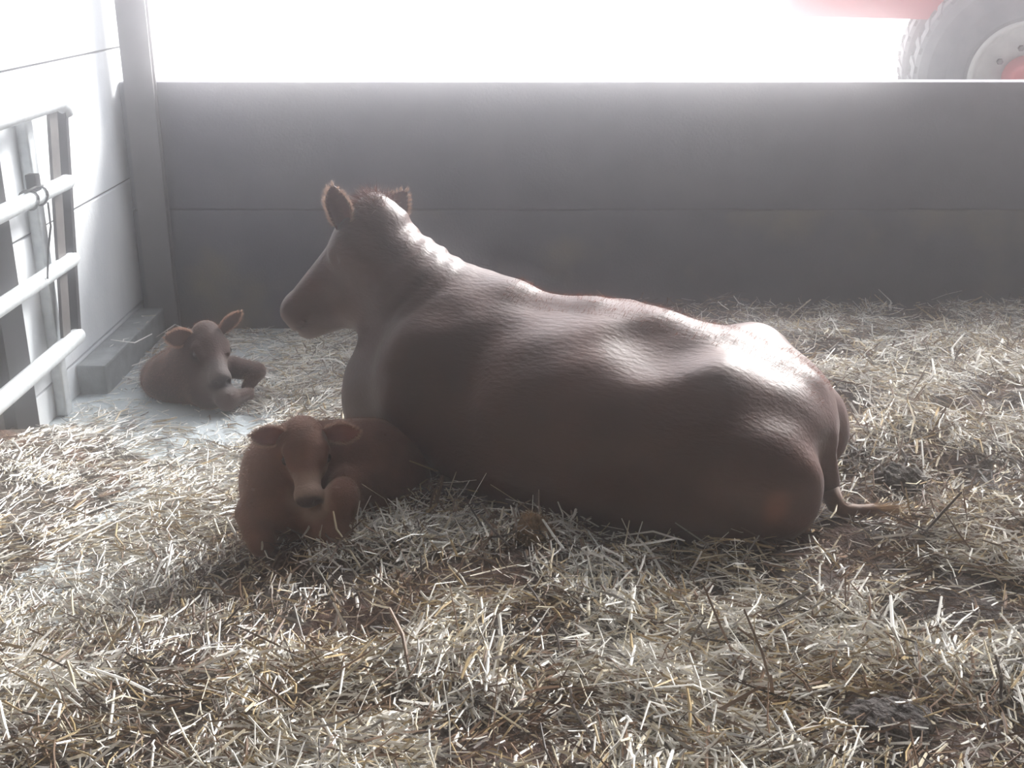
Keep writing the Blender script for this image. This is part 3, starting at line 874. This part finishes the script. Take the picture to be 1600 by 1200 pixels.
def straw(n, seed):
    r = np.random.default_rng(seed)
    # denser close to the camera, over the floor the photograph can see and a margin round it
    y = 1.35 + (WALL_Y - 0.04 - 1.35) * r.random(n * 2) ** 1.25
    half = 0.50 * y + 0.55
    x = (r.random(n * 2) * 2 - 1) * half
    ok = (x > LEFT_X + 0.07)
    m = manure(x, y)
    bare = ss(-1.15, -1.5, x + 0.06 * (3.6 - y)) * ss(3.0, 3.5, y)
    bare = np.maximum(bare * ss(0.28, 0.5, fbm(x * 3.3 + 2, y * 5 + 5, 3)), 0)
    keep = r.random(n * 2) > np.maximum(0.86 * m, 0.70 * bare)
    tb = np.clip(((x + 1.95) * 0.75 + (y - 5.1) * -0.45) / (0.75 ** 2 + 0.45 ** 2), 0, 1)
    db = np.hypot(x + 1.95 - 0.75 * tb, y - 5.1 + 0.45 * tb)
    bare = np.maximum(bare, 1.3 * ss(0.26, 0.10, db + 0.12 * (fbm(x * 7, y * 7, 2) - 0.5)))
    keep = r.random(n * 2) > np.maximum(0.80 * m, 0.70 * bare)
    kerb = (x < -1.89) & (y > 5.06)
    keep &= ~kerb | (r.random(n * 2) < 0.08)
    sel = np.flatnonzero(ok & keep)[:n]
    x, y, m, bare, kerb = x[sel], y[sel], m[sel], bare[sel], kerb[sel]
    n = len(x)
    L = np.clip(r.lognormal(math.log(0.047), 0.62, n), 0.014, 0.22)
    W = np.clip(r.lognormal(math.log(0.0022), 0.38, n), 0.0011, 0.0046) * (0.85 + 0.15 * np.clip(L / 0.06, 0, 2))
    az = r.uniform(0, 2 * math.pi, n)
    coh = r.random(n) < 0.45
    az = np.where(coh, math.pi * 2 * fbm(x * 1.3 + 50, y * 1.3 + 70, 2) * 1.6 + r.normal(0, 0.35, n), az)
    flat = ss(-0.9, -1.3, x) * ss(2.7, 3.2, y)
    pitch = r.normal(0, 0.26, n) * (1 - 0.7 * flat)
    stand = r.random(n) < 0.05 * (1 - flat)
    pitch = np.where(stand, r.uniform(0.4, 1.2, n), pitch)
    z0 = np.maximum(bed_z(x, y), FLOOR_Z)
    z0 = np.where(kerb, -0.158, z0)
    lift = r.random(n) ** 1.6 * (0.012 + 0.07 * fbm(x * 6 + 11, y * 6 + 3, 2)) * (1 - 0.75 * flat)
    c = np.stack([x, y, z0 + lift + 0.5 * L * np.abs(np.sin(pitch)) * 0.8 + W], 1)
    d = np.stack([np.cos(az) * np.cos(pitch), np.sin(az) * np.cos(pitch), np.sin(pitch)], 1)
    s = np.stack([-np.sin(az), np.cos(az), np.zeros(n)], 1)
    u = np.cross(d, s) * -1
    u = np.where(u[:, 2:3] < 0, -u, u)
    bend = (r.normal(0, 0.09, n) * L)[:, None]
    kink = r.random(n) < 0.12
    bend = np.where(kink[:, None], bend * 3, bend)
    bdir = s * r.normal(0, 1, (n, 1)) + u * np.abs(r.normal(0, 0.5, (n, 1)))
    fl = r.uniform(0.35, 0.9, n)[:, None]
    VV = []
    for t, wv in ((-0.5, 0.75), (0.02, 1.0), (0.5, 0.7)):
        p = c + d * (L * t)[:, None] + bdir * bend * (1 - (2 * t) ** 2)
        # a hollow stalk as a flattened three-sided tube
        VV += [p - s * (W * wv)[:, None] - u * (W * wv)[:, None] * 0.5 * fl, p + s * (W * wv)[:, None] - u * (W * wv)[:, None] * 0.5 * fl, p + u * (W * wv)[:, None] * fl]
    V = np.stack(VV, 1).reshape(-1, 3)
    k = (np.arange(n) * 9)[:, None]
    F = np.concatenate([k + np.array([[a * 3 + e, a * 3 + (e + 1) % 3, a * 3 + 3 + (e + 1) % 3, a * 3 + 3 + e]]) for a in (0, 1) for e in range(3)])
    pal = np.array([[0.84, 0.815, 0.77], [0.62, 0.55, 0.42], [0.42, 0.31, 0.16], [0.165, 0.098, 0.058], [0.34, 0.325, 0.31], [0.05, 0.037, 0.031]])
    gold = ss(0.5, 0.68, fbm(x * 3.1 + 90, y * 3.1 + 40, 3))
    p0 = np.stack([0.62 - 0.30 * m + 0.25 * flat, 0.20 + 0.0 * m, 0.06 + 0.22 * gold, 0.10 + 0.18 * m + 0.08 * gold, 0.09 + 0 * m, 0.03 + 0.25 * m], 1)
    p0 = np.maximum(p0, 0.0); p0 /= p0.sum(1)[:, None]
    brown = ss(0.5, 0.62, fbm(x * 5 + 70, y * 6 + 20, 3)) * 0.4 + 0.5 * m
    p0[:, 3] += 0.35 * brown; p0[:, 2] += 0.10 * brown; p0 /= p0.sum(1)[:, None]
    ch = (r.random((n, 1)) > np.cumsum(p0, 1)).sum(1).clip(0, 5)
    cc = pal[ch] * r.uniform(0.78, 1.18, (n, 1))
    return V, F, np.repeat(cc, 9, 0)

N_STRAW = 122000
V, F, cc = straw(N_STRAW, 3)
# leave out stalks whose middle lies inside an animal
mid = V.reshape(-1, 9, 3)[:, 3:6].mean(1)
ca, sa = math.cos(-COW_RZ), math.sin(-COW_RZ)
lp = mid - COW_O
lp = np.stack([lp[:, 0] * ca - lp[:, 1] * sa, lp[:, 0] * sa + lp[:, 1] * ca, lp[:, 2]], 1)
dead = np.zeros(len(mid), bool)
def test(fn, P, lo, hi):
    box_ = ((P > lo) & (P < hi)).all(1)
    i = np.flatnonzero(box_)
    dead[i[fn(P[i]) < 0.004]] = True
test(cow_sdf, lp, (-0.4, -0.6, -0.3), (2.0, 0.6, 1.0))
test(calf1_sdf, mid - C1, (-0.5, -0.6, -0.3), (0.6, 0.6, 0.6))
test(calf2_sdf, (mid - C2W) / K2, (-0.6, -0.6, -0.3), (0.6, 0.6, 0.6))
vv = V.reshape(-1, 9, 3)
dead |= (vv[:, :, 1].max(1) > WALL_Y - 0.014) | (vv[:, :, 0].min(1) < LEFT_X + 0.008) | ((vv[:, :, 1].max(1) > WALL_Y - 0.08) & (vv[:, :, 0].min(1) < -1.83))
dead |= (vv[:, :, 0].min(1) < LEFT_X + 0.04) & (vv[:, :, 1].min(1) < 4.56)
V = V.reshape(-1, 9, 3)[~dead].reshape(-1, 3)
cc = cc.reshape(-1, 9, 3)[~dead].reshape(-1, 3)
n_ = len(V) // 9
k = (np.arange(n_) * 9)[:, None]
F = np.concatenate([k + np.array([[a * 3 + e, a * 3 + (e + 1) % 3, a * 3 + 3 + (e + 1) % 3, a * 3 + 3 + e]]) for a in (0, 1) for e in range(3)])
M_straw = tint_mat('straw', 0.34, 0.6, translucent=0.12)
tag(obj_np('loose_straw', V, F, M_straw, None, False, cc), 'loose pale and golden straw stalks scattered over the whole pen floor', 'straw', kind='stuff')

# ------------------------------------------------------------------ dung clods in the straw
def clod(x, y, rx, ry, rz, col, seed, label, name='dung_clod', fuzzy=0):
    z = float(bed_z(x, y))
    def fn(P):
        d = ell(P, (0, 0, 0), (rx, ry, rz))
        return d + 0.25 * rz * (np.sin(P[:, 0] * 70 + seed) * np.sin(P[:, 1] * 63 + 2 * seed) * np.cos(P[:, 2] * 58) + 0.5 * np.sin(P[:, 0] * 150 + P[:, 2] * 90) * np.sin(P[:, 1] * 140))
    V, Q, N = surface_net(fn, (-rx * 1.4, -ry * 1.4, -rz * 1.5), (rx * 1.4, ry * 1.4, rz * 1.6), min(rx, ry, rz) / 7)
    c = np.tile(np.asarray(col), (len(V), 1)) * (0.6 + 0.8 * fbm(V[:, 0] * 60, V[:, 1] * 60, 3))[:, None]
    o = obj_np(name, V, Q, M_bed, None, True, c)
    o.location = (x, y, z + rz * 0.35)
    if fuzzy:
        fur('fibres', V, N, fuzzy, 0.022, M_fur, o, np.asarray(col) * 1.6, (0, 0, 0.3), 0.0016, 0.8)
    return tag(o, label, 'dung')
clod(0.06, 2.98, 0.055, 0.05, 0.055, (0.20, 0.12, 0.06), 1.0, 'upright brown fibrous clod in front of the cow\'s belly', fuzzy=700)
clod(0.84, 2.14, 0.10, 0.07, 0.035, (0.035, 0.028, 0.026), 2.2, 'black wet dung pat at the lower right corner of the straw')
clod(1.28, 3.46, 0.08, 0.07, 0.05, (0.04, 0.032, 0.026), 3.1, 'dark dung lump in the straw right of the cow\'s tail')
clod(-0.46, 2.92, 0.09, 0.06, 0.03, (0.05, 0.036, 0.03), 4.7, 'flat dark dung lump in the straw below the front calf')
clod(-0.52, 2.24, 0.08, 0.06, 0.03, (0.05, 0.038, 0.03), 5.9, 'dark dung lump in the straw near the lower left corner')

# ------------------------------------------------------------------ added haze volume standing in for lens glare at the opening
hz = obj_bm('glare_haze', box(bmesh.new(), LEFT_X + 0.04, 8.9, -5.9, WALL_Y - 0.08, -0.28, 6.3), None)
hz.data.materials.clear()
mh = bpy.data.materials.new('added haze')
mh.use_nodes = True
nt = mh.node_tree
nt.nodes.clear()
ad = nt.nodes.new('ShaderNodeAddShader')
for k_, (dens, g_) in enumerate(((0.008, 0.87), (0.066, 0.974))):       # wide veil and tight halo of the glare
    vo = nt.nodes.new('ShaderNodeVolumeScatter')
    vo.inputs['Color'].default_value = (0.98, 0.96, 1.0, 1)
    vo.inputs['Density'].default_value = dens
    vo.inputs['Anisotropy'].default_value = g_
    nt.links.new(vo.outputs['Volume'], ad.inputs[k_])
out = nt.nodes.new('ShaderNodeOutputMaterial')
nt.links.new(ad.outputs['Shader'], out.inputs['Volume'])
hz.data.materials.append(mh)
tag(hz, 'thin added haze standing in for lens glare round the opening', 'haze', kind='stuff')
